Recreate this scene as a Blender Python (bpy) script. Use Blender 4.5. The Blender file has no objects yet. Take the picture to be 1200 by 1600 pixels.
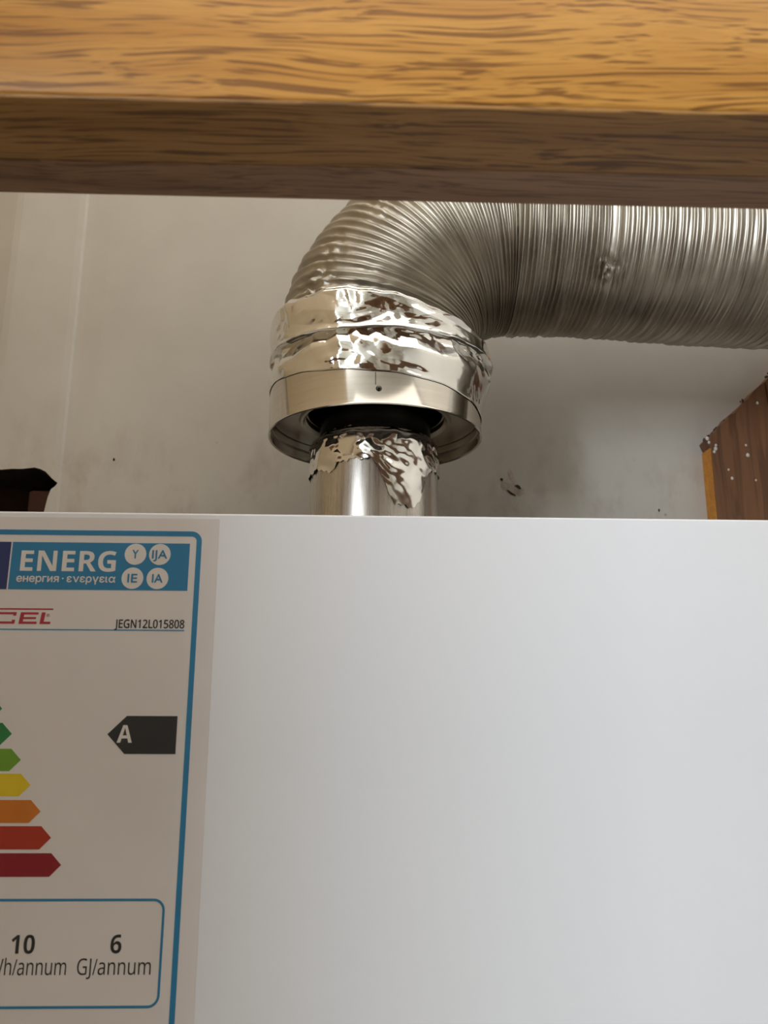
import bpy, bmesh, math, random
import numpy as np
from mathutils import Vector, Matrix, noise

R_ = math.radians
PI = math.pi
scn = bpy.context.scene
C = scn.collection
rnd = random.Random(7)

# ------------------------------------------------------------------ camera
cam_d = bpy.data.cameras.new('camera')
cam = bpy.data.objects.new('camera', cam_d)
C.objects.link(cam)
yaw, pitch, roll = R_(-1.7), R_(13.5), 0.0046
fw = Vector((-math.sin(yaw) * math.cos(pitch), math.cos(yaw) * math.cos(pitch), math.sin(pitch)))
rt = fw.cross(Vector((0, 0, 1))).normalized()
up = rt.cross(fw)
rt2 = rt * math.cos(roll) + up * math.sin(roll)
up2 = up * math.cos(roll) - rt * math.sin(roll)
M = Matrix((rt2, up2, -fw)).transposed().to_4x4()
M.translation = (0, 0, 1.5)
cam.matrix_world = M
cam_d.sensor_fit = 'HORIZONTAL'
cam_d.lens = 27.0
cam_d.sensor_width = 27.0 * 1200 / 1300
cam_d.clip_start = 0.01
cam_d.dof.use_dof = True
cam_d.dof.focus_distance = 0.385
cam_d.dof.aperture_fstop = 15.0
scn.camera = cam

# ------------------------------------------------------------------ world, light, exposure
w = bpy.data.worlds.new('world')
scn.world = w
w.use_nodes = True
w.node_tree.nodes['Background'].inputs[0].default_value = (0.75, 0.85, 1.0, 1)
w.node_tree.nodes['Background'].inputs[1].default_value = 1.0
scn.view_settings.view_transform = 'Standard'
scn.view_settings.look = 'None'
scn.view_settings.exposure = 0.17
scn.cycles.caustics_reflective = False
scn.cycles.caustics_refractive = False
scn.view_settings.gamma = 1.0
scn.view_settings.use_curve_mapping = False


def area(name, loc, target, sx, sy, power, col):
    d = bpy.data.lights.new(name, 'AREA')
    d.shape = 'RECTANGLE'
    d.size, d.size_y, d.energy, d.color = sx, sy, power, col
    o = bpy.data.objects.new(name, d)
    C.objects.link(o)
    o.location = loc
    o.rotation_euler = (Vector(target) - Vector(loc)).to_track_quat('-Z', 'Y').to_euler()
    return o


area('window_daylight', (-1.25, -1.41, 1.92), (-1.25, 1.0, 1.85), 0.50, 0.70, 37.0, (0.82, 0.91, 1.0))
area('added_top_light', (0.20, 0.0, 2.37), (0.20, 0.0, 0), 1.14, 1.0, 4.8, (1.0, 0.93, 0.84))  # added overhead light for the niche and the duct's reflections


# ------------------------------------------------------------------ helpers
def obj(name, bm, mat, parent=None, smooth=False):
    me = bpy.data.meshes.new(name)
    bmesh.ops.recalc_face_normals(bm, faces=bm.faces)
    bm.to_mesh(me)
    bm.free()
    return link(name, me, mat, parent, smooth)


def link(name, me, mat, parent=None, smooth=False):
    o = bpy.data.objects.new(name, me)
    C.objects.link(o)
    if mat:
        me.materials.append(mat)
    if smooth:
        for p in me.polygons:
            p.use_smooth = True
    if parent:
        o.parent = parent
        o.matrix_parent_inverse = Matrix.Translation(-Vector(world_loc(parent)))
    return o


def world_loc(o):
    return Vector(o.location) if o.parent is None else Vector((0, 0, 0))


def empty(name, loc):
    o = bpy.data.objects.new(name, None)
    o.empty_display_size = 0.02
    C.objects.link(o)
    o.location = loc
    return o


def tag(o, label=None, cat=None, group=None, kind=None):
    for k, v in (('label', label), ('category', cat), ('group', group), ('kind', kind)):
        if v:
            o[k] = v
    return o


def add_box(bm, x0, x1, y0, y1, z0, z1, bev=0.0, seg=2):
    r = bmesh.ops.create_cube(bm, size=1.0)
    vs = r['verts']
    bmesh.ops.scale(bm, vec=(x1 - x0, y1 - y0, z1 - z0), verts=vs)
    bmesh.ops.translate(bm, vec=((x0 + x1) / 2, (y0 + y1) / 2, (z0 + z1) / 2), verts=vs)
    if bev > 0:
        es = list({e for v in vs for e in v.link_edges})
        bmesh.ops.bevel(bm, geom=es, offset=bev, segments=seg, affect='EDGES', profile=0.5)


def box(name, x0, x1, y0, y1, z0, z1, mat, parent=None, bev=0.0, seg=2):
    bm = bmesh.new()
    add_box(bm, x0, x1, y0, y1, z0, z1, bev, seg)
    return obj(name, bm, mat, parent)


def prism_y(bm, pts, y0, y1):
    """polygon in x,z extruded from y0 to y1"""
    a = [bm.verts.new((x, y0, z)) for x, z in pts]
    b = [bm.verts.new((x, y1, z)) for x, z in pts]
    n = len(pts)
    bm.faces.new(a)
    bm.faces.new(b[::-1])
    for i in range(n):
        bm.faces.new((a[i], b[i], b[(i + 1) % n], a[(i + 1) % n]))


def lathe(name, prof, cx, cy, mat, parent, seg=128, closed=False):
    """profile of (radius, z)"""
    vs, fs = [], []
    n = len(prof)
    for i in range(seg):
        a = 2 * PI * i / seg
        for r, z in prof:
            vs.append((cx + r * math.cos(a), cy + r * math.sin(a), z))
    for i in range(seg):
        j = (i + 1) % seg
        for k in range(n if closed else n - 1):
            k2 = (k + 1) % n
            fs.append((i * n + k, j * n + k, j * n + k2, i * n + k2))
    me = bpy.data.meshes.new(name)
    me.from_pydata(vs, [], fs)
    bm = bmesh.new()
    bm.from_mesh(me)
    bmesh.ops.recalc_face_normals(bm, faces=bm.faces)
    bm.to_mesh(me)
    bm.free()
    o = link(name, me, mat, parent, True)
    me.set_sharp_from_angle(angle=R_(35))
    return o


def grid_mesh(name, P, mat, parent, wrap=True):
    """P: array (rows, cols, 3); cols wrap around"""
    nr, nc, _ = P.shape
    vs = P.reshape(-1, 3).tolist()
    fs = []
    for i in range(nr - 1):
        for j in range(nc if wrap else nc - 1):
            j2 = (j + 1) % nc
            fs.append((i * nc + j, i * nc + j2, (i + 1) * nc + j2, (i + 1) * nc + j))
    me = bpy.data.meshes.new(name)
    me.from_pydata(vs, [], fs)
    return link(name, me, mat, parent, True)


# ------------------------------------------------------------------ materials
def new_mat(name):
    m = bpy.data.materials.new(name)
    m.use_nodes = True
    nt = m.node_tree
    return m, nt, nt.nodes['Principled BSDF']


def srgb(r, g, b):
    f = lambda c: (c / 255 / 12.92) if c <= 10.3 else ((c / 255 + 0.055) / 1.055) ** 2.4
    return (f(r), f(g), f(b), 1)


def N(nt, t, **kw):
    n = nt.nodes.new(t)
    for k, v in kw.items():
        if k in n.bl_rna.properties:
            setattr(n, k, v)
        else:
            n.inputs[k.replace('_', ' ')].default_value = v
    return n


def coords(nt, scale, kind='Object'):
    tc = nt.nodes.new('ShaderNodeTexCoord')
    mp = nt.nodes.new('ShaderNodeMapping')
    mp.inputs['Scale'].default_value = scale
    nt.links.new(tc.outputs[kind], mp.inputs[0])
    return mp.outputs[0]


def ramp(nt, src, stops):
    r = nt.nodes.new('ShaderNodeValToRGB')
    el = r.color_ramp.elements
    while len(el) < len(stops):
        el.new(0.5)
    for e, (p, c) in zip(el, stops):
        e.position = p
        e.color = c
    nt.links.new(src, r.inputs[0])
    return r.outputs[0]


def mix(nt, fac, a, b, mode='MIX'):
    m = nt.nodes.new('ShaderNodeMix')
    m.data_type = 'RGBA'
    m.blend_type = mode
    for sock, v in ((m.inputs[0], fac), (m.inputs[6], a), (m.inputs[7], b)):
        if isinstance(v, (float, int, tuple)):
            sock.default_value = v
        else:
            nt.links.new(v, sock)
    return m.outputs[2]


def bump(nt, b, src, strength, dist):
    bp = nt.nodes.new('ShaderNodeBump')
    bp.inputs['Strength'].default_value = strength
    bp.inputs['Distance'].default_value = dist
    nt.links.new(src, bp.inputs['Height'])
    nt.links.new(bp.outputs[0], b.inputs['Normal'])


def plain(name, col, rough=0.5, metal=0.0, spec=0.5, var=0.06, nscale=60):
    m, nt, b = new_mat(name)
    v = coords(nt, (1, 1, 1))
    n = N(nt, 'ShaderNodeTexNoise', Scale=nscale, Detail=3.0)
    nt.links.new(v, n.inputs['Vector'])
    dark = tuple(c * (1 - var) for c in col[:3]) + (1,)
    lite = tuple(min(1, c * (1 + var)) for c in col[:3]) + (1,)
    c = ramp(nt, n.outputs['Fac'], [(0.3, dark), (0.7, lite)])
    nt.links.new(c, b.inputs['Base Color'])
    b.inputs['Roughness'].default_value = rough
    b.inputs['Metallic'].default_value = metal
    b.inputs['Specular IOR Level'].default_value = spec
    return m


def oak(name, light, mid, dark, sc=(1, 1, 1), rough=0.4, amount=0.85, off=0.0):
    """varnished oak, grain along object X"""
    m, nt, b = new_mat(name)
    tc = nt.nodes.new('ShaderNodeTexCoord')
    # slow wander of the grain
    mp0 = nt.nodes.new('ShaderNodeMapping')
    mp0.inputs['Scale'].default_value = (9, 30, 30)
    mp0.inputs['Location'].default_value = (off, off, off)
    nt.links.new(tc.outputs['Object'], mp0.inputs[0])
    wob = N(nt, 'ShaderNodeTexNoise', Scale=1.0, Detail=2.0)
    nt.links.new(mp0.outputs[0], wob.inputs['Vector'])
    sub = N(nt, 'ShaderNodeVectorMath', operation='SUBTRACT')
    nt.links.new(wob.outputs['Color'], sub.inputs[0])
    sub.inputs[1].default_value = (0.5, 0.5, 0.5)
    scl = N(nt, 'ShaderNodeVectorMath', operation='MULTIPLY')
    nt.links.new(sub.outputs[0], scl.inputs[0])
    scl.inputs[1].default_value = (0.0, 0.016, 0.016)
    add = N(nt, 'ShaderNodeVectorMath', operation='ADD')
    nt.links.new(tc.outputs['Object'], add.inputs[0])
    nt.links.new(scl.outputs[0], add.inputs[1])

    def streak(sx, syz, loc, detail, dist=0.0):
        mp = nt.nodes.new('ShaderNodeMapping')
        mp.inputs['Scale'].default_value = (1.15 * sx * sc[0], 1.6 * syz * sc[1], 1.6 * syz * sc[2])
        mp.inputs['Location'].default_value = (loc + off, loc, loc)
        nt.links.new(add.outputs[0], mp.inputs[0])
        n = N(nt, 'ShaderNodeTexNoise', Scale=1.0, Detail=detail, Distortion=dist)
        nt.links.new(mp.outputs[0], n.inputs['Vector'])
        return n.outputs['Fac']

    broad = streak(5, 110, 0.0, 2.0)
    pores = streak(17, 640, 3.1, 2.0)
    fine = streak(40, 1300, 7.7, 2.0)
    base = ramp(nt, broad, [(0.32, mid), (0.62, light)])
    pm = ramp(nt, pores, [(0.52, (0, 0, 0, 1)), (0.61, (1, 1, 1, 1))])
    fm = ramp(nt, fine, [(0.48, (0, 0, 0, 1)), (0.75, (0.6, 0.6, 0.6, 1))])
    k = N(nt, 'ShaderNodeMath', operation='MULTIPLY')
    nt.links.new(pm, k.inputs[0])
    k.inputs[1].default_value = amount
    k2 = N(nt, 'ShaderNodeMath', operation='MULTIPLY')
    nt.links.new(fm, k2.inputs[0])
    k2.inputs[1].default_value = 0.45
    c1 = mix(nt, k.outputs[0], base, dark)
    c2 = mix(nt, k2.outputs[0], c1, dark)
    nt.links.new(c2, b.inputs['Base Color'])
    b.inputs['Roughness'].default_value = rough
    b.inputs['Specular IOR Level'].default_value = 0.3
    bump(nt, b, pores, 0.15, 0.0003)
    return m


def metal(name, col, rough, nscale=(40, 40, 40), var=0.08, bstr=0.0, bdist=0.0002):
    m, nt, b = new_mat(name)
    v = coords(nt, nscale)
    n = N(nt, 'ShaderNodeTexNoise', Scale=1.0, Detail=4.0)
    nt.links.new(v, n.inputs['Vector'])
    dark = tuple(c * (1 - 2 * var) for c in col[:3]) + (1,)
    c = ramp(nt, n.outputs['Fac'], [(0.3, dark), (0.65, col)])
    nt.links.new(c, b.inputs['Base Color'])
    r = N(nt, 'ShaderNodeMapRange')
    nt.links.new(n.outputs['Fac'], r.inputs[0])
    r.inputs[3].default_value = rough * 0.75
    r.inputs[4].default_value = rough * 1.3
    nt.links.new(r.outputs[0], b.inputs['Roughness'])
    b.inputs['Metallic'].default_value = 1.0
    if bstr:
        bump(nt, b, n.outputs['Fac'], bstr, bdist)
    return m


def plaster():
    m, nt, b = new_mat('painted_plaster')
    v = coords(nt, (1, 1, 1))
    big = N(nt, 'ShaderNodeTexNoise', Scale=9.0, Detail=4.0, Roughness=0.6)
    nt.links.new(v, big.inputs['Vector'])
    base = ramp(nt, big.outputs['Fac'], [(0.3, srgb(206, 200, 190)), (0.7, srgb(219, 214, 205))])
    # grubby smears low down above the boiler
    sm = N(nt, 'ShaderNodeTexNoise', Scale=1.0, Detail=5.0, Roughness=0.65)
    v2 = coords(nt, (38, 38, 22))
    nt.links.new(v2, sm.inputs['Vector'])
    smr = ramp(nt, sm.outputs['Fac'], [(0.50, (0, 0, 0, 1)), (0.72, (1, 1, 1, 1))])
    sep = N(nt, 'ShaderNodeSeparateXYZ')
    nt.links.new(v, sep.inputs[0])
    low = N(nt, 'ShaderNodeMapRange')
    nt.links.new(sep.outputs['Z'], low.inputs[0])
    low.inputs[1].default_value = 1.70
    low.inputs[2].default_value = 1.63
    low.inputs[3].default_value = 0.0
    low.inputs[4].default_value = 0.34
    k = N(nt, 'ShaderNodeMath', operation='MULTIPLY')
    nt.links.new(smr, k.inputs[0])
    nt.links.new(low.outputs[0], k.inputs[1])
    c = mix(nt, k.outputs[0], base, srgb(150, 112, 96))
    # small dark specks
    vo = N(nt, 'ShaderNodeTexVoronoi', Scale=34.0)
    nt.links.new(v, vo.inputs['Vector'])
    sp = ramp(nt, vo.outputs['Distance'], [(0.022, (1, 1, 1, 1)), (0.04, (0, 0, 0, 1))])
    k2 = N(nt, 'ShaderNodeMath', operation='MULTIPLY')
    nt.links.new(sp, k2.inputs[0])
    nt.links.new(low.outputs[0], k2.inputs[1])
    c = mix(nt, k2.outputs[0], c, srgb(80, 60, 48))
    nt.links.new(c, b.inputs['Base Color'])
    b.inputs['Roughness'].default_value = 0.55
    fine = N(nt, 'ShaderNodeTexNoise', Scale=55.0, Detail=5.0)
    nt.links.new(v, fine.inputs['Vector'])
    bump(nt, b, fine.outputs['Fac'], 0.12, 0.0015)
    return m


M_oak = oak('varnished_oak', srgb(196, 141, 66), srgb(178, 121, 50), srgb(112, 68, 28), amount=0.8)
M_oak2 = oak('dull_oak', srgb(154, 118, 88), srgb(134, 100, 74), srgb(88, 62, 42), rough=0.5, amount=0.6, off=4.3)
M_oak_shade = oak('shaded_oak', srgb(166, 122, 68), srgb(146, 104, 56), srgb(92, 60, 32), rough=0.5, off=2.2)  # darker oak, the underside's shade put into its colour
M_board = oak('stained_board', srgb(136, 94, 62), srgb(116, 82, 64), srgb(74, 52, 40), sc=(0.3, 0.25, 0.25), rough=0.55, amount=0.5, off=1.7)
M_sawn = oak('sawn_edge', srgb(222, 152, 62), srgb(205, 136, 54), srgb(160, 100, 40), rough=0.6, amount=0.4)
M_plaster = plaster()
M_room = plain('room_paint', srgb(222, 218, 210), 0.7, var=0.03, nscale=3)
M_ceil = plain('ceiling_paint', srgb(235, 230, 220), 0.7, var=0.02, nscale=3)
M_floor = plain('floor_vinyl', srgb(96, 80, 66), 0.5, var=0.1, nscale=6)
M_white = plain('white_enamel', srgb(228, 229, 233), 0.32, var=0.008, nscale=6)
M_lip = plain('white_enamel_lip', srgb(226, 222, 212), 0.35, var=0.01)
M_paper = plain('label_paper', srgb(226, 219, 217), 0.42, var=0.025, nscale=30)
M_blue = plain('print_blue', srgb(42, 126, 172), 0.42, var=0.03)
M_blue2 = plain('print_light_blue', srgb(60, 140, 185), 0.42, var=0.03)
M_navy = plain('print_navy', srgb(40, 52, 104), 0.42, var=0.03)
M_black = plain('print_black', srgb(38, 38, 40), 0.42, var=0.05)
M_red = plain('print_red', srgb(176, 42, 58), 0.42, var=0.03)
M_prt = plain('print_white', srgb(226, 220, 216), 0.42, var=0.02)
ARROW = [plain('arrow_%d' % i, srgb(*c), 0.42, var=0.04) for i, c in enumerate([
    (30, 120, 70), (40, 128, 66), (110, 158, 44), (226, 196, 30), (206, 118, 30), (172, 48, 24), (140, 14, 30)])]
M_duct = metal('duct_aluminium', (0.56, 0.515, 0.435, 1), 0.42, nscale=(60, 60, 60), var=0.12)
M_foil = metal('foil_tape', (0.86, 0.85, 0.82, 1), 0.10, nscale=(90, 90, 90), var=0.03, bstr=0.10, bdist=0.0005)
M_steel = metal('brushed_steel', (0.68, 0.64, 0.58, 1), 0.11, nscale=(30, 30, 900), var=0.05)
M_plate = metal('dull_plate', (0.55, 0.52, 0.47, 1), 0.34, var=0.06)
M_dksteel = metal('dark_steel', (0.10, 0.10, 0.095, 1), 0.22, var=0.1)  # near-black steel for socket, spigot, rivet and seam
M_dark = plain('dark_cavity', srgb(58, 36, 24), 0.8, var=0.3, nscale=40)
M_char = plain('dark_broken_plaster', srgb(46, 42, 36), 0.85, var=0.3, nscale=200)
M_chip = plain('chipped_plaster', srgb(200, 188, 178), 0.8, var=0.14, nscale=300)
M_glass = plain('lamp_glass', srgb(240, 230, 210), 0.4)
M_added_panel = plain('added_brown_panel', srgb(88, 58, 40), 0.45, var=0.15, nscale=5)
M_cream = plain('cream_paint', srgb(196, 176, 145), 0.5, var=0.03)
M_frame = plain('white_frame', srgb(235, 235, 232), 0.4)

# ------------------------------------------------------------------ setting
XL, XR, YB, YF, ZC = -1.75, 0.80, -1.40, 0.50, 2.40
T = 0.06


def struct(o):
    o['kind'] = 'structure'
    return o


struct(box('floor', XL - T, XR + T, YB - T, YF + T, -T, 0, M_floor))
struct(box('ceiling', XL - T, XR + T, YB - T, YF + T, ZC, ZC + T, M_ceil))
struct(box('wall_left', XL - T, XL, YB, YF, 0, ZC, M_room))
struct(box('wall_right', XR, XR + T, YB, YF, 0, ZC, M_room))

# back wall with a window opening, built of four pieces round it
bm = bmesh.new()
wx0, wx1, wz0, wz1 = -1.53, -0.97, 1.54, 2.30
add_box(bm, XL - T, wx0, YB - T, YB, 0, ZC)
add_box(bm, wx1, XR + T, YB - T, YB, 0, ZC)
add_box(bm, wx0, wx1, YB - T, YB, 0, wz0)
add_box(bm, wx0, wx1, YB - T, YB, wz1, ZC)
struct(obj('wall_back', bm, M_room))
bm = bmesh.new()
for a in ((wx0, wx0 + .03, wz0, wz1), (wx1 - .03, wx1, wz0, wz1), (wx0, wx1, wz0, wz0 + .03), (wx0, wx1, wz1 - .03, wz1)):
    add_box(bm, a[0], a[1], YB - 0.05, YB - 0.002, a[2], a[3])
struct(obj('window_1', bm, M_frame))
# dark panel added on the back wall for dark reflections in the metal
d1 = box('added_dark_panel_1', -0.40, 0.36, YB, YB + 0.03, 0, 2.02, M_added_panel, None, 0.003)
struct(d1)

# front wall (the one behind the flue): a profile in x extruded upwards, with a soft plastered band and shallow groove at its end
prof = [(XL - T, 0.506), (-0.262, 0.506), (-0.246, 0.5046), (-0.236, 0.5016), (-0.2315, 0.5002), (-0.227, 0.4996), (-0.208, 0.4992), (-0.190, 0.4992),
        (-0.1860, 0.4996), (-0.1853, 0.5004), (-0.1847, 0.5012), (-0.180, 0.5010), (-0.174, 0.5006), (-0.168, 0.5002), (-0.160, 0.5), (XR + T, 0.5)]
bm = bmesh.new()
lo = [bm.verts.new((x, y, 0)) for x, y in prof] + [bm.verts.new((XR + T, 0.56, 0)), bm.verts.new((XL - T, 0.56, 0))]
hi = [bm.verts.new((v.co.x, v.co.y, ZC)) for v in lo]
bm.faces.new(lo)
bm.faces.new(hi[::-1])
for i in range(len(lo)):
    j = (i + 1) % len(lo)
    bm.faces.new((lo[i], lo[j], hi[j], hi[i]))
wall = obj('wall_front', bm, M_plaster)
wall.data.materials.append(M_char)
struct(wall)
# ragged hole knocked through it
hole = [(-0.288, 1.590), (-0.291, 1.612), (-0.286, 1.632), (-0.278, 1.641), (-0.270, 1.6465), (-0.262, 1.6462), (-0.246, 1.6472), (-0.2330, 1.6462), (-0.2265, 1.6448), (-0.2215, 1.6440), (-0.2150, 1.6446),
        (-0.2085, 1.6446), (-0.2040, 1.6452), (-0.2010, 1.6456), (-0.1975, 1.6447), (-0.1940, 1.6430), (-0.1915, 1.6405), (-0.1895, 1.6385),
        (-0.1862, 1.6360), (-0.1876, 1.6338), (-0.1898, 1.6318), (-0.1912, 1.6268), (-0.1920, 1.6215), (-0.1930, 1.6140), (-0.1940, 1.590)]
bm = bmesh.new()
prism_y(bm, hole, 0.46, 0.60)
cut = obj('cutter', bm, M_char)
mod = wall.modifiers.new('hole', 'BOOLEAN')
mod.object = cut
mod.operation = 'DIFFERENCE'
mod.solver = 'EXACT'
dg = bpy.context.evaluated_depsgraph_get()
me = bpy.data.meshes.new_from_object(wall.evaluated_get(dg))
wall.modifiers.clear()
wall.data = me
bpy.data.objects.remove(cut)
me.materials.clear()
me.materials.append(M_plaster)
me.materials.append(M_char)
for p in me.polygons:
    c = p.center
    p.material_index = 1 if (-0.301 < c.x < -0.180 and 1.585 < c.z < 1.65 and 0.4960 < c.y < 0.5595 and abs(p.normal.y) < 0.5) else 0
# back of the cavity: dark timber set behind the hole
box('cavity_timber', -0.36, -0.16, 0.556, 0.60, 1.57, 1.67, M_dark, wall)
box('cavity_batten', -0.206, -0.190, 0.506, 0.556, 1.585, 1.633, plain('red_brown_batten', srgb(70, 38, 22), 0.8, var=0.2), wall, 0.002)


# chipped plaster round an old screw hole on the wall
def blob(name, cx, cz, pts, depth, mat, parent, y=0.5, seed=1, nr=5):
    bm = bmesh.new()
    rr = random.Random(seed)
    n = len(pts)
    rings = []
    for k in range(nr):
        t = 1 - k / nr
        rings.append([bm.verts.new((cx + px * t, y - depth * (1 - t * t) + rr.uniform(-.12, .12) * depth * (k > 0), cz + pz * t)) for px, pz in pts])
    top = bm.verts.new((cx, y - depth, cz))
    for k in range(nr - 1):
        for i in range(n):
            bm.faces.new((rings[k][i], rings[k][(i + 1) % n], rings[k + 1][(i + 1) % n], rings[k + 1][i]))
    for i in range(n):
        bm.faces.new((rings[-1][i], rings[-1][(i + 1) % n], top))
    return obj(name, bm, mat, parent, False)


def ragged(rx, rz, n, seed, j=0.25):
    rr = random.Random(seed)
    return [(rx * (1 + rr.uniform(-j, j)) * math.cos(2 * PI * i / n), rz * (1 + rr.uniform(-j, j)) * math.sin(2 * PI * i / n)) for i in range(n)]


blob('plaster_chip', 0.0930, 1.6385, ragged(0.0062, 0.0068, 18, 3), 0.0007, M_chip, wall, 0.5002, 3)
blob('plaster_chip', 0.0985, 1.6345, ragged(0.0042, 0.0040, 16, 5), 0.0008, M_chip, wall, 0.5002, 8)
blob('plaster_chip', 0.0945, 1.6455, ragged(0.0026, 0.0055, 14, 9), 0.0006, M_chip, wall, 0.5002, 9)
bm_pts = [(0.0, 0.0018), (0.0016, 0.0010), (0.0024, -0.0008), (0.0014, -0.0014), (-0.0004, -0.0002), (-0.0020, 0.0012)]
blob('screw_hole', 0.0982, 1.6368, bm_pts, 0.0005, M_char, wall, 0.4994, 2, 3)
blob('screw_hole', 0.0945, 1.6330, [(-0.0032, 0.0020), (-0.0024, 0.0022), (0.0000, 0.0004), (0.0026, -0.0012), (0.0022, -0.0020), (-0.0004, -0.0008)], 0.0005, M_char, wall, 0.4994, 2, 3)
blob('screw_hole', 0.0886, 1.6418, ragged(0.0009, 0.0011, 8, 4), 0.0005, M_char, wall, 0.4996, 2, 3)
blob('wall_scuff', -0.1532, 1.6516, ragged(0.0007, 0.0010, 8, 6), 0.0004, M_char, wall, 0.4999, 2, 3)
blob('wall_scuff', 0.1868, 1.6232, ragged(0.0007, 0.0011, 8, 7), 0.0004, M_char, wall, 0.4999, 2, 3)

# ------------------------------------------------------------------ added light blocker outside the frame (shades the near end)
tc = empty('shade_blocker', (-0.62, 0.30, 0))
box('blocker_body', -0.90, -0.328, -0.13, 0.494, 0.0, 2.25, M_cream, tc, 0.002)
for zz in ((0.12, 1.08), (1.09, 2.24)):
    dr = box('blocker_front', -0.898, -0.330, -0.15, -0.13, zz[0], zz[1], M_cream, tc, 0.003)  # front of the added blocker
tag(tc, 'tall plain cream block added out of view to shade the white boiler', 'light blocker')

# ------------------------------------------------------------------ oak rail over the boiler
rail = empty('oak_rail', (0.05, 0.20, 1.65))
tag(rail, 'varnished oak rail with a rear batten crossing above the boiler and duct', 'rail')


def rail_board(name, x0, x1, y0, y1, z0, z1, mat, bev, parent, taper=0.0):
    bm = bmesh.new()
    add_box(bm, x0, x1, y0, y1, z0, z1, bev, 3)
    bmesh.ops.translate(bm, verts=bm.verts, vec=(0, 0, 0))
    return obj(name, bm, mat, parent, True)


o = rail_board('front_board', -0.326, XR, 0.1816, 0.2062, 1.6510, 1.6900, M_oak, 0.0012, rail)
o.data.set_sharp_from_angle(angle=R_(30))
o = rail_board('shaded_underside', -0.326, XR, 0.1818, 0.2062, 1.6498, 1.6511, M_oak_shade, 0.0004, rail)  # thin strip carrying the front board's underside shade as colour
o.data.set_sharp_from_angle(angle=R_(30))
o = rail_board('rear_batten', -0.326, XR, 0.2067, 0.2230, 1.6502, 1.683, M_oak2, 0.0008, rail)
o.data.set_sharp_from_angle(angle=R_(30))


# ------------------------------------------------------------------ boiler
boiler = empty('gas_boiler', (0.0, 0.41, 0.95))
tag(boiler, 'plain white enamelled boiler casing below the steel flue', 'boiler')
bm = bmesh.new()
add_box(bm, -0.196, 0.212, 0.3375, 0.488, 0.95, 1.5700, 0.002, 2)
obj('casing', bm, M_white, boiler)
box('added_dark_plate', -0.190, 0.206, 0.353, 0.486, 1.5695, 1.5725, plain('added_dark_grey_metal', srgb(62, 60, 58), 0.5, var=0.1), boiler, 0.0008)  # unseen dark top, added to darken collar reflections and bounce light
bm = bmesh.new()
add_box(bm, -0.198, 0.214, 0.335, 0.352, 0.945, 1.5791, 0.0011, 3)
o = obj('front_cover', bm, M_white, boiler, True)
o.data.set_sharp_from_angle(angle=R_(40))
box('wall_bracket', -0.10, 0.12, 0.487, 0.5, 1.44, 1.50, M_steel, boiler)

# ------------------------------------------------------------------ energy label on the boiler
lab = empty('energy_label', (-0.11, 0.335, 1.39))
tag(lab, 'energy rating label with blue border and coloured arrows stuck to the boiler', 'label')
YS = 0.335
box('paper', -0.1625, -0.0575, YS - 0.00022, YS, 1.377, 1.5766, M_paper, lab)


def flat(name, pts, mat, layer=1, parent=lab):
    bm = bmesh.new()
    y = YS - 0.00022 - 0.00008 * layer
    prism_y(bm, pts, y, y + 0.00007)
    return obj(name, bm, mat, parent)


def rrect(x0, x1, z0, z1, r, n=8):
    pts = []
    for cx, cz, a0 in ((x1 - r, z1 - r, 0), (x0 + r, z1 - r, 90), (x0 + r, z0 + r, 180), (x1 - r, z0 + r, 270)):
        for i in range(n + 1):
            a = R_(a0 + 90 * i / n)
            pts.append((cx + r * math.cos(a), cz + r * math.sin(a)))
    return pts


def ring(name, x0, x1, z0, z1, r, wd, mat, layer=1):
    a = rrect(x0, x1, z0, z1, r)
    b = rrect(x0 + wd, x1 - wd, z0 + wd, z1 - wd, max(r - wd, 0.0003))
    y0 = YS - 0.00022 - 0.00008 * layer
    y1 = y0 + 0.00007
    bm = bmesh.new()
    A0 = [bm.verts.new((x, y0, z)) for x, z in a]
    B0 = [bm.verts.new((x, y0, z)) for x, z in b]
    A1 = [bm.verts.new((x, y1, z)) for x, z in a]
    B1 = [bm.verts.new((x, y1, z)) for x, z in b]
    n = len(a)
    for i in range(n):
        j = (i + 1) % n
        bm.faces.new((A0[i], A0[j], B0[j], B0[i]))
        bm.faces.new((A0[i], A0[j], A1[j], A1[i]))
        bm.faces.new((B0[i], B0[j], B1[j], B1[i]))
        bm.faces.new((A1[i], A1[j], B1[j], B1[i]))
    return obj(name, bm, mat, lab)


def sans(s, bold):  # noqa
    """Latin letters and digits as the plain sans-serif (or bold) alphabet"""
    up_, lo_, dg_ = (0x1D5D4, 0x1D5EE, 0x1D7EC) if bold else (0x1D5A0, 0x1D5BA, 0x1D7E2)
    out = ''
    for ch in s:
        if 'A' <= ch <= 'Z':
            ch = chr(up_ + ord(ch) - 65)
        elif 'a' <= ch <= 'z':
            ch = chr(lo_ + ord(ch) - 97)
        elif '0' <= ch <= '9':
            ch = chr(dg_ + ord(ch) - 48)
        out += ch
    return out


def text_mesh(s, bold, shear):
    cu = bpy.data.curves.new('text', 'FONT')
    heavy = bold > 0.008
    cu.body = s if bold < 0 and not any(ch.isdigit() for ch in s) else sans(s, heavy)
    bold = 0.0
    cu.size = 1.0
    cu.offset = bold
    cu.shear = shear
    cu.resolution_u = 4
    t = bpy.data.objects.new('text', cu)
    C.objects.link(t)
    dg = bpy.context.evaluated_depsgraph_get()
    me = bpy.data.meshes.new_from_object(t.evaluated_get(dg))
    bpy.data.objects.remove(t)
    return me


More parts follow.
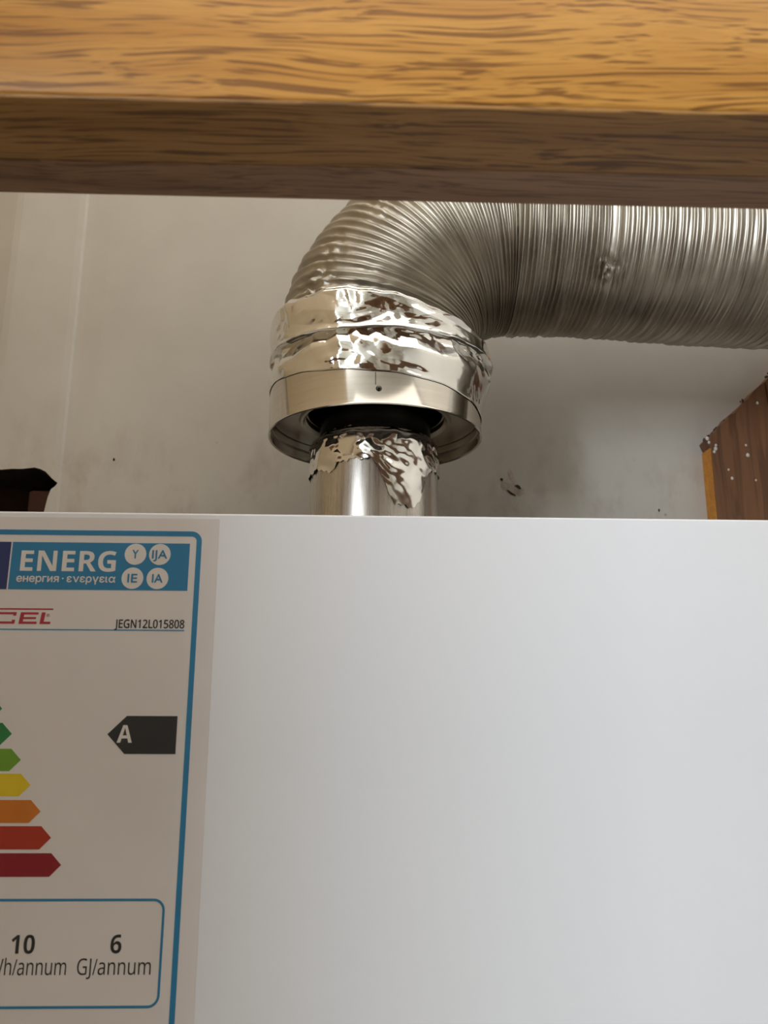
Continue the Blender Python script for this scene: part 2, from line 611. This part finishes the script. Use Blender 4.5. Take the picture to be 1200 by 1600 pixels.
def word_mesh(s):
    """letters set one by one; the two whose outlines overlap themselves are drawn from plain strokes"""
    vs, fs, x = [], [], 0.0
    for ch in s:
        if ch == ' ':
            x += 0.20
            continue
        if ch == 'н':
            rects = [(0, .088, 0, .542), (.088, .346, .236, .316), (.346, .434, 0, .542)]
            co = [p for a, b, c, d in rects for p in ((a, c), (b, c), (b, d), (a, d))]
            fc = [(4 * i, 4 * i + 1, 4 * i + 2, 4 * i + 3) for i in range(3)]
        elif ch == 'я':
            co = [(.36, 0), (.448, 0), (.448, .542), (.36, .542), (.36, .542), (.20, .542), (.09, .52), (.03, .46), (.015, .38), (.03, .30), (.09, .235), (.20, .205), (.36, .205),
                  (.36, .285), (.22, .285), (.14, .31), (.108, .375), (.14, .44), (.22, .462), (.36, .462), (0, 0), (.10, 0), (.27, .205), (.17, .212)]
            fc = [(0, 1, 2, 3), (4, 5, 18, 19), (5, 6, 17, 18), (6, 7, 17), (7, 8, 16, 17), (8, 9, 16), (9, 10, 15, 16), (10, 11, 14, 15), (11, 12, 13, 14), (20, 21, 22, 23)]
        else:
            m = text_mesh(ch, -1, 0)
            co = [v.co[:2] for v in m.vertices]
            lo = min(c[0] for c in co)
            co = [(c[0] - lo, c[1]) for c in co]
            fc = [tuple(p.vertices) for p in m.polygons]
        k = len(vs)
        vs += [(c[0] + x + 0.0 * c[1], c[1], 0) for c in co]
        fs += [tuple(i + k for i in f) for f in fc]
        x += max(c[0] for c in co) + 0.10
    me = bpy.data.meshes.new('word')
    me.from_pydata(vs, [], fs)
    return me


def text(name, s, x0, x1, zb, cap, mat, bold=0.0, shear=0.0, layer=2, parent=lab):
    """lettering from x0 to x1, capitals CAP tall on the baseline ZB"""
    me = word_mesh(s) if 'я' in s else text_mesh(s, bold, shear)
    co = np.array([v.co[:] for v in me.vertices])
    ref = np.array([v.co[:] for v in text_mesh('H', bold, 0).vertices])
    h = ref[:, 1].max() - ref[:, 1].min()
    b0 = ref[:, 1].min()
    lo, hi = co[:, 0].min(), co[:, 0].max()
    y = YS - 0.00022 - 0.00008 * layer
    for v, c in zip(me.vertices, co):
        v.co = (x0 + (c[0] - lo) / (hi - lo) * (x1 - x0), y, zb + (c[1] - b0) * cap / h)
    if bold < 0:                                          # semi-bold: the same outline struck again a hair to each side
        bm = bmesh.new()
        for dx, dz in ((0, 0), (-bold, 0), (bold, 0), (0, -bold), (0, bold)):
            k = len(bm.verts)
            bm.from_mesh(me)
            bm.verts.ensure_lookup_table()
            bmesh.ops.translate(bm, verts=bm.verts[k:], vec=(dx * cap, -k * 0.00001 / max(len(me.vertices), 1), dz * cap))
        bm.to_mesh(me)
        bm.free()
    me.materials.clear()
    return link(name, me, mat, parent)


ring('border', -0.1565, -0.0643, 1.383, 1.5713, 0.0042, 0.0021, M_blue)
ban = flat('banner', [(-0.1402, 1.5469), (-0.0690, 1.5469), (-0.0690, 1.5662), (-0.1402, 1.5662)], M_blue)
flat('flag_panel', [(-0.1535, 1.5469), (-0.1408, 1.5469), (-0.1408, 1.5662), (-0.1535, 1.5662)], M_navy)
text('banner_lettering', 'ENERG', -0.1363, -0.0983, 1.5544, 0.0083, M_prt, 0.012, 0.0, 2)
text('banner_lettering', 'енергия · ενεργεια', -0.1372, -0.0980, 1.5500, 0.00285, M_prt, -0.030, 0.0, 2)
for s, cx, cz in (('Y', -0.0907, 1.5616), ('IJA', -0.0809, 1.5616), ('IE', -0.0912, 1.5518), ('IA', -0.0812, 1.5518)):
    pts = [(cx + 0.00435 * math.cos(2 * PI * i / 32), cz + 0.00435 * math.sin(2 * PI * i / 32)) for i in range(32)]
    dsk = flat('suffix_disc', pts, M_prt, 2)
    wd = {'Y': 0.0012, 'IJA': 0.0030, 'IE': 0.0019, 'IA': 0.0021}[s]
    t = text('suffix_lettering', s, cx - wd, cx + wd, cz - 0.0017, 0.0034, M_blue, -0.022, 0.0, 3)

# red maker's lettering, cut by the frame: a bar over broad square letters
zb, zt = 1.5332, 1.5378
sh = 0.12


def stroke(x0, x1, z0, z1):
    return [(x0 + sh * (z0 - zb), z0), (x1 + sh * (z0 - zb), z0), (x1 + sh * (z1 - zb), z1), (x0 + sh * (z1 - zb), z1)]


def letters(name, rects, mat, layer=1):
    bm = bmesh.new()
    y = YS - 0.00022 - 0.00008 * layer
    for r in rects:
        prism_y(bm, stroke(*r), y, y + 0.00007)
    return obj(name, bm, mat, lab)


letters('maker_bar', [(-0.1480, -0.1222, 1.5388, 1.53935)], M_red)
letters('maker_letter', [(-0.1455, -0.1440, zb, zt), (-0.1440, -0.1362, zb, zb + .0009), (-0.1440, -0.1362, zt - .0009, zt), (-0.1374, -0.1362, zb + .0009, zb + .0016), (-0.1374, -0.1362, zt - .0014, zt - .0009)], M_red)
letters('maker_letter', [(-0.1346, -0.1331, zb, zt), (-0.1331, -0.1276, zb, zb + .0009), (-0.1331, -0.1276, zt - .0009, zt), (-0.1331, -0.1282, (zb + zt) / 2 - .0004, (zb + zt) / 2 + .0004)], M_red)
letters('maker_letter', [(-0.1264, -0.1249, zb, zt), (-0.1249, -0.1222, zb, zb + .0009)], M_red)
text('maker_mark', '®', -0.1239, -0.1226, 1.5360, 0.0012, M_red, 0.0, 0, 1)
text('model_lettering', 'JEGN12L015808', -0.0968, -0.0694, 1.5319, 0.0031, M_black, -0.028, 0.0, 1)
flat('rule', [(-0.1535, 1.5308), (-0.0693, 1.5308), (-0.0693, 1.53125), (-0.1535, 1.53125)], M_blue2)
# rating arrow
pt = flat('rating_arrow', [(-0.0963, 1.4911), (-0.0893, 1.4980), (-0.0698, 1.4980), (-0.0698, 1.4838), (-0.0893, 1.4838)], M_black)
text('rating_letter', 'A', -0.0925, -0.0867, 1.4880, 0.0065, M_prt, 0.014, 0.0, 2)
# scale arrows
zc = [1.5005, 1.4911, 1.4815, 1.4724, 1.4629, 1.4536, 1.4441]
tips = [-0.1373, -0.1326, -0.1282, -0.1236, -0.1189, -0.1141, -0.1095]
for i, (z, tx) in enumerate(zip(zc, tips)):
    hh = 0.0041
    flat('scale_arrow', [(tx, z), (tx - 0.0040, z + hh), (-0.1535, z + hh), (-0.1535, z - hh), (tx - 0.0040, z - hh)], ARROW[i])
ring('consumption_box', -0.1535, -0.0702, 1.3960, 1.4325, 0.0042, 0.0009, M_blue, 1)
text('figure_lettering', '10', -0.1249, -0.1164, 1.4141, 0.0062, M_black, 0.016, 0.0, 1)
text('figure_lettering', '6', -0.0891, -0.0851, 1.4141, 0.0062, M_black, 0.016, 0.0, 1)
text('unit_lettering', 'kWh/annum', -0.1344, -0.1044, 1.4070, 0.0054, M_black, 0.0, 0.0, 1)
text('unit_lettering', 'GJ/annum', -0.1005, -0.0740, 1.4070, 0.0054, M_black, 0.0, 0.0, 1)

# ------------------------------------------------------------------ stained board on the wall
wb = empty('stained_board', (0.27, 0.49, 1.55))
tag(wb, 'brown stained board with a rough sawn corner fixed to the wall under the duct', 'board')
rr = random.Random(11)
edge = [(0.2177, 1.545), (0.2177, 1.6610), (0.2168, 1.6634), (0.2158, 1.6660)]
a0, a1 = Vector((0.2150, 1.6655)), Vector((0.2660, 1.7150))
for i in range(1, 22):
    q = a0.lerp(a1, i / 21)
    edge.append((q.x + rr.uniform(-.0008, .0008), q.y + rr.uniform(-.0008, .0008)))
bm = bmesh.new()
prism_y(bm, edge + [(0.2578, 1.7074 + .0), (0.2578, 1.545)][1:] if False else [p for p in edge if p[0] < 0.2555] + [(0.2560, 1.7045), (0.2640, 1.545)], 0.4875, 0.4998)
b1 = obj('plank', bm, M_board, wb)
bm = bmesh.new()
prism_y(bm, [(0.2646, 1.545), (0.2567, 1.7055)] + [p for p in edge if p[0] > 0.2570] + [(0.300, 1.748), (0.330, 1.76), (0.330, 1.545)], 0.4869, 0.4998)
b2 = obj('plank', bm, M_board, wb)
for bb in (b1, b2):
    # grain runs up the board: texture X follows world Z
    for v in bb.data.vertices:
        v.co = (v.co.z, v.co.y, v.co.x)
    bb.data.transform(Matrix.Identity(4))
    bb.matrix_parent_inverse = Matrix.Translation(-Vector(wb.location)) @ Matrix(((0, 0, 1, 0), (0, 1, 0, 0), (1, 0, 0, 0), (0, 0, 0, 1)))
    bb.data.flip_normals()
flip = box('sawn_edge', 0.2170, 0.2179, 0.4878, 0.4997, 1.550, 1.6604, M_sawn, wb)
bm = bmesh.new()
for i in range(18):
    q = a0.lerp(a1, rr.random() * 0.96)
    s = rr.uniform(.0004, .0009)
    m4 = Matrix.Translation((q.x + rr.uniform(-.0012, .0004), 0.4885 + rr.uniform(0, .006), q.y + rr.uniform(-.0004, .0012))) @ Matrix.Rotation(rr.uniform(0, 6), 4, 'Y') @ Matrix.Diagonal((s * 1.8, s, s, 1))
    bmesh.ops.create_icosphere(bm, subdivisions=1, radius=1.0, matrix=m4)
o = obj('splinters', bm, plain('broken_fibres', srgb(84, 66, 52), 0.9, var=0.3, nscale=300), wb)
o['kind'] = 'stuff'
bm = bmesh.new()
for x, z, s in ((0.2400, 1.6625, .0010), (0.2405, 1.6560, .0016), (0.2275, 1.6465, .0009), (0.2292, 1.6410, .0012), (0.2440, 1.6400, .0008), (0.2500, 1.6905, .0011),
                (0.2206, 1.6600, .0016), (0.2196, 1.6580, .0012), (0.2210, 1.6622, .0011), (0.2640, 1.675, .001), (0.2160, 1.6665, .0016), (0.2168, 1.6640, .0012)):
    bmesh.ops.create_icosphere(bm, subdivisions=1, radius=1.0, matrix=Matrix.Translation((x, 0.4874, z)) @ Matrix.Diagonal((s * .8, .0004, s, 1)))
o = obj('paint_specks', bm, M_lip, wb, True)
o['kind'] = 'stuff'

# ------------------------------------------------------------------ flue pipe rising from the boiler
PX, PY = 0.0070, 0.400
PR = 0.0316
ZT = 1.6305
pipe = empty('flue_pipe', (PX, PY, 1.5722))
tag(pipe, 'short steel flue pipe with a taped top standing on the boiler', 'flue pipe')
M_pipe = metal('drawn_steel', (0.70, 0.66, 0.61, 1), 0.27, nscale=(900, 900, 20), var=0.05)
lathe('pipe', [(PR, 1.5722), (PR, 1.6155), (PR + .0004, 1.6160), (PR + .0004, 1.6168), (PR, 1.6173), (PR, ZT - .0025), (PR - .0006, ZT - .0008), (PR - .0022, ZT), (PR - .0030, ZT - .001), (PR - .0030, 1.595)], PX, PY, M_pipe, pipe)


def tri(v):
    return np.abs((v % 1.0) - 0.5) * 2


def creases(U, V, seed, n, fr, amp, bias=1.0):
    """faceted crumple: folded triangle waves in random directions over warped coordinates"""
    r = np.random.RandomState(seed)
    H = np.zeros_like(U)
    Uw = U + 0.10 * np.sin(V * 2.1 + r.rand() * 6) + 0.06 * np.sin(U * 3.3 + V * 1.7 + r.rand() * 6)
    Vw = V + 0.10 * np.sin(U * 1.9 + r.rand() * 6) + 0.06 * np.sin(V * 2.9 - U * 2.3 + r.rand() * 6)
    for i in range(n):
        a = (r.rand() - .5) * PI * bias
        k = fr * (0.5 + 1.1 * r.rand())
        msk = 0.5 + 0.5 * np.sin(r.rand() * 6 + U * (1 + r.rand()) * 1.3 + V * (r.rand() - .5) * 3)
        H += amp * (tri(k * (Uw * math.cos(a) + Vw * math.sin(a)) + r.rand()) - 0.5) * msk / math.sqrt(n)
    return H


# tape round the pipe top
nt_, nth = 46, 420
th = np.linspace(0, 2 * PI, nth, endpoint=False)
tt = np.linspace(0, 1, nt_)
TH, TT = np.meshgrid(th, tt)
# theta 0 = +x, 3pi/2 = towards the camera
front = ((th - 1.5 * PI + PI) % (2 * PI)) - PI            # 0 at the front, + towards +x
low = 1.6118 + 0.0012 * np.sin(th * 3 + 1) - 0.020 * np.exp(-((front - 0.45) / 0.36) ** 4) - 0.004 * np.exp(-((front + .75) / 0.15) ** 2)
low += 0.0012 * tri(th * 4.1) + 0.0010 * tri(th * 9.7)
top = ZT + 0.0006 + 0.0010 * tri(th * 3.3) * (np.sin(th * 2 + .6) > -0.2) + 0.0006 * tri(th * 8.9)
Z = low[None, :] * (1 - TT) + top[None, :] * TT
cr = creases(TH * PR / 0.010, Z / 0.010, 21, 7, 0.42, 0.0020, .8)
cr2 = creases(TH * PR / 0.010, Z / 0.010, 22, 5, 1.3, 0.0005)
fade = np.clip((Z - 1.590) / 0.022, 0.15, 1)
RR = PR + 0.0007 + np.maximum((cr + cr2) * fade, -0.0004)
sh_ = np.clip((Z - (ZT - .004)) / .004, 0, 1.3)
RR -= 0.0026 * sh_ ** 2
P = np.stack([PX + RR * np.cos(TH), PY + RR * np.sin(TH), Z], -1)
grid_mesh('foil_tape', P, M_foil, pipe)

# ------------------------------------------------------------------ steel flue collar over it
CX, CY, ZR, CR = 0.0072, 0.400, 1.6326, 0.0533
col = empty('flue_collar', (CX, CY, ZR))
tag(col, 'open steel collar with a riveted band above the flue pipe', 'flue collar')
lathe('outer_band', [(CR - .0009, ZR + .0005), (CR - .0002, ZR), (CR + .0003, ZR + .0004), (CR, ZR + .0012), (CR, ZR + .0225), (CR - .0009, ZR + .0225), (CR - .0009, ZR + .0012)], CX, CY, M_steel, col, closed=True)
lathe('inner_bead', [(CR - .0010, ZR + .0050), (CR - .0018, ZR + .0056), (CR - .0010, ZR + .0062)], CX, CY, M_plate, col)
ZP = ZR + 0.0100
lathe('face_plate', [(CR - .0011, ZP + .0004), (CR - .0016, ZP), (.0385, ZP), (.0378, ZP - .0010), (.0364, ZP - .0010), (.0358, ZP), (.0350, ZP + .0008), (.0350, ZP + .0035), (.0340, ZP + .0040), (.0340, ZP + .020)], CX, CY, M_plate, col)
lathe('socket', [(.0339, ZP + .003), (.0336, ZP + .024), (.0290, ZP + .026), (.0285, ZP + .027)], CX, CY, M_dksteel, col)
lathe('spigot', [(.0278, ZP + .030), (.0278, 1.6220), (.0270, 1.6220), (.0270, ZP + .030)], CX, CY, M_dksteel, col)
# rivet and lap seam at the front of the band
bm = bmesh.new()
ra = R_(-89.4)
c = Vector((CX + CR * math.cos(ra), CY + CR * math.sin(ra), ZR + .0072))
nrm = Vector((math.cos(ra), math.sin(ra), 0))
q = nrm.to_track_quat('Z', 'Y').to_matrix().to_4x4()
bmesh.ops.create_uvsphere(bm, u_segments=16, v_segments=10, radius=1, matrix=Matrix.Translation(c) @ q @ Matrix.Diagonal((.0014, .0014, .0007, 1)))
obj('rivet', bm, M_dksteel, col, True)
sa = R_(-91.0)
bm = bmesh.new()
add_box(bm, -.00016, .00016, -.00035, .0003, 0, .0056)
o = obj('lap_seam', bm, M_dksteel, col)
o.matrix_parent_inverse = Matrix.Translation(-Vector(col.location)) @ Matrix.Translation((CX + CR * math.cos(sa), CY + CR * math.sin(sa), ZR + .0092))

# ------------------------------------------------------------------ flexible duct: up, round the bend and away along the wall
duct = empty('flexible_duct', (CX, CY, 1.66))
tag(duct, 'ribbed aluminium flexible duct bending from the collar along the wall, foil taped end', 'duct')
RB, DR, ZA = 0.070, 0.0492, 1.747
Z0 = ZA - RB
BC = np.array([CX + RB, CY, Z0])
YAW = R_(4.5)


def frame(s):
    """s in metres along the centre line from Z0 (negative below the bend): centre, outward-of-bend axis, tangent"""
    L = RB * PI / 2
    if s <= 0:
        return np.array([CX, CY, Z0 + s]), np.array([-1., 0, 0]), np.array([0, 0, 1.])
    if s < L:
        f = s / RB
        e1 = np.array([-math.cos(f), 0, math.sin(f)])
        t = np.array([math.sin(f), 0, math.cos(f)])
        return BC + RB * e1, e1, t
    d = s - L
    k = min(1, d / 0.06)
    yw = YAW * k
    yy = YAW * (d * k * 0.5 if d < .06 else (0.03 + d - 0.06))
    t = np.array([math.cos(yw), math.sin(yw), 0])
    return np.array([BC[0] + d, CY + yy, ZA - 0.006 * d]), np.array([0, 0, 1.]), t


# rib boundaries along the centre line
L = RB * PI / 2
ribs = [-0.012]
rg = np.random.RandomState(5)
while ribs[-1] < L - 0.010:
    ribs.append(ribs[-1] + 0.0037 * (1 + 0.22 * (rg.rand() - .5)))
while ribs[-1] < L + 0.040:
    ribs.append(ribs[-1] + 0.0026 * (1 + 0.25 * (rg.rand() - .5)))
n0 = len(ribs)
while ribs[-1] < L + 0.715:
    ribs.append(ribs[-1] + 0.0054 * (1 + 0.10 * (rg.rand() - .5)))
nth = 180
th = np.linspace(0, 2 * PI, nth, endpoint=False)
rows = []
us_bend = np.array([0.0, 0.16, 0.32, 0.46, 0.6, 0.78])
us_run = np.array([0.0, 0.10, 0.20, 0.27, 0.34, 0.44, 0.56, 0.66, 0.73, 0.80, 0.90])
dent = np.array([0.1200, 0.3650, 1.7122])
for i in range(len(ribs) - 1):
    s0, s1 = ribs[i], ribs[i + 1]
    straight = i >= n0
    amp = (0.0012 if not straight else 0.0011) * (0.8 + 0.4 * rg.rand())
    tilt = rg.randn() * 0.00025
    ph = rg.rand() * 6.28
    lowr = 0.0006 * math.sin(i * 0.23) + 0.0004 * rg.randn() * (0.35 if straight else 0.5)
    for u in (us_run if straight else us_bend):
        s = s0 + u * (s1 - s0)
        c, e1, t = frame(s)
        e2 = np.cross(t, e1)
        prof_h = math.exp(-((u - .46) / .21) ** 2) if not straight else math.exp(-((u - .27) / .10) ** 2) + .40 * math.exp(-((u - .73) / .09) ** 2)
        wav = 0.00035 * np.sin(th * 3 + s * 40 + ph * .2) + 0.00022 * np.sin(th * 7 + ph)
        # ribs flatten a little and wander
        r = DR + lowr * (0.6 + 0.4 * np.sin(th + ph)) + amp * (prof_h * 2 - 1) * (0.85 + 0.15 * np.sin(th * 5 + ph)) + wav * 0.6
        sh = tilt * np.sin(th + ph)
        P = c[None, :] + r[:, None] * (np.cos(th)[:, None] * e1 + np.sin(th)[:, None] * e2) + sh[:, None] * t[None, :]
        # crushed spots
        d2 = ((P - dent[None, :]) * np.array([1, .6, 1.3])[None, :]) ** 2
        wgt = np.exp(-d2.sum(1) / 0.0075 ** 2)
        if wgt.max() > .02:
            kk = np.array([noise.noise(Vector(p) * 420) + .7 * noise.noise(Vector(p) * 900) for p in P.tolist()])
            nrm_ = (P - c) / np.linalg.norm(P - c, axis=1)[:, None]
            P = P + nrm_ * (wgt * (kk * 0.0034 - 0.0016))[:, None]
        rows.append(P)
rows = np.array(rows)
# kinks running across the outer bend
for (kx, ky, kz, sig, a) in ((0.010, 0.361, 1.738, .010, .0012), (0.030, 0.362, 1.752, .008, -.001), (-0.012, 0.366, 1.715, .010, .0012), (0.045, 0.36, 1.735, .006, .0008), (-0.024, 0.365, 1.697, .011, .0022), (0.004, 0.353, 1.694, .007, .0012)):
    d2 = ((rows - np.array([kx, ky, kz])) ** 2).sum(-1)
    wgt = np.exp(-d2 / sig ** 2)
    idx = np.argwhere(wgt > .03)
    for i, j in idx:
        p = rows[i, j]
        rows[i, j] = p + np.array([0, -1, .2]) * wgt[i, j] * a * (noise.noise(Vector(p) * 260) * 2)
grid_mesh('ribbed_hose', rows, M_duct, duct)


# ------------------------------------------------------------------ crumpled foil tape over the joint
def foil(name, s_lo, s_hi, rfun, seed, amps, nrow, ncol, gap=0.0):
    th = np.linspace(0, 2 * PI, ncol, endpoint=False)
    lo, hi = s_lo(th), s_hi(th)
    tt = np.linspace(0, 1, nrow)
    out = np.zeros((nrow, ncol, 3))
    S = lo[None, :] * (1 - tt[:, None]) + hi[None, :] * tt[:, None]
    TH = np.tile(th[None, :], (nrow, 1))
    TTm = np.tile(tt[:, None], (1, ncol))
    # crumple computed on a seamless ring
    U = TH * 0.054 / 0.010
    V = S / 0.010
    H = creases(U, V, seed, 7, amps[0], amps[1], .55) + creases(U, V, seed + 1, 6, amps[2], amps[3], .8) + creases(U, V, seed + 2, 5, amps[4], amps[5])
    patch = np.clip(0.5 + 1.2 * np.sin(U * .55 + V * .8 + seed) * np.sin(U * .31 - V * 1.1 + 2), 0.12, 1)
    H *= patch * np.clip(TTm / .10, .03, 1)
    b = np.clip(np.minimum(TH, 2 * PI - TH) / 0.25, 0, 1)
    H = H * b
    RRm = rfun(TH, S, TTm)
    RRm = np.where(S < 1.6562 - Z0, np.maximum(RRm + H, CR + .0003) - H, RRm)
    for i in range(nrow):
        for j in range(ncol):
            c, e1, t = frame(S[i, j])
            e2 = np.cross(t, e1)
            out[i, j] = c + (RRm[i, j] + H[i, j]) * (math.cos(th[j]) * e1 + math.sin(th[j]) * e2)
    return grid_mesh(name, out, M_foil, duct)


# in the frame's angle: 0 = outer side of the bend (-x), pi = inner side (+x); e2 = t x e1
c_, e1_, t_ = frame(0)
SGN = 1 if np.cross(t_, e1_)[1] < 0 else -1              # +1 when pi/2 faces the camera


def facing(th):
    a = th if SGN > 0 else (2 * PI - th)
    return a                                             # pi/2 = camera, 0 = -x, pi = +x


def smooth(x):
    x = np.clip(x, 0, 1)
    return x * x * (3 - 2 * x)


def band_lo(th):
    a = facing(th)
    return (1.6482 - Z0) + 0.0062 * np.cos(a) + 0.0008 * np.sin(a * 3 + 1.2) + 0.0005 * tri(a * 2.3)


def band_hi(th):
    a = facing(th)
    return 0.0045 + 0.001 * np.sin(a * 3)


def band_r(TH, S, T_):
    a = facing(TH)
    bulge = 0.0005 * smooth(T_ / .40) * (0.75 + .35 * np.cos(a) ** 2)
    neck = -0.0034 * smooth((S + .0165 + .002 * np.sin(a * 3.7)) / .010)
    pl = 0.0011 * smooth((S + .020) / .008) * (tri(a * 3.7 + .35 * np.sin(a * 5 + S * 60) + S * 22) - .5)
    flare = (0.0040 * np.exp(-((a - PI * 1.0) / .75) ** 2) + 0.0012 * np.exp(-(a / .6) ** 2)) * smooth(T_ / .6)
    return CR + .0005 + flare + bulge + neck + pl - 0.0003 * (T_ < 1e-6)


foil('foil_wrap', band_lo, band_hi, band_r, 31, (0.22, .0014, 0.60, .0013, 1.7, .0007), 130, 680)


def strap_lo(th):
    a = facing(th)
    return -0.0066 + 0.0012 * np.cos(a) + 0.0010 * np.sin(a * 2.2 + 2.2) + 0.0003 * tri(a * 3.9)


def strap_hi(th):
    a = facing(th)
    return 0.0098 + 0.0005 * np.cos(a) + 0.0014 * np.sin(a * 2.5 + 3.6) + 0.0012 * tri(a * 1.7) + 0.0006 * tri(a * 4.7)


def strap_r(TH, S, T_):
    a = facing(TH)
    lip = 0.0010 * np.exp(-(T_ / .09) ** 2) - 0.0045 * (T_ < 1e-6)
    lines = 0.0006 * (tri(a * 1.1 + T_ * 1.6) - .5) + 0.0005 * (tri(a * 1.6 - T_ * 1.1 + .3) - .5)
    flare = 0.0062 * np.exp(-((a - PI * 1.0) / .75) ** 2) * (1 - .5 * T_)
    return DR + 0.0036 + flare + 0.0018 * T_ + lip + lines + 0.0006 * np.sin(a * 2 + .5) - 0.0022 * smooth((T_ - .86) / .14)


foil('foil_strap', strap_lo, strap_hi, strap_r, 57, (0.22, .0010, 0.6, .0009, 1.8, .0005), 90, 680)

# ------------------------------------------------------------------ added overhead light panel, unseen, reflected in the duct
cl = empty('added_light_panel', (0.20, 0.02, 2.40))
box('added_light_frame', -0.38, 0.78, -0.49, 0.495, 2.378, 2.40, M_frame, cl, 0.004)
tag(cl, 'flat rectangular white panel added out of view for light from above', 'lamp')
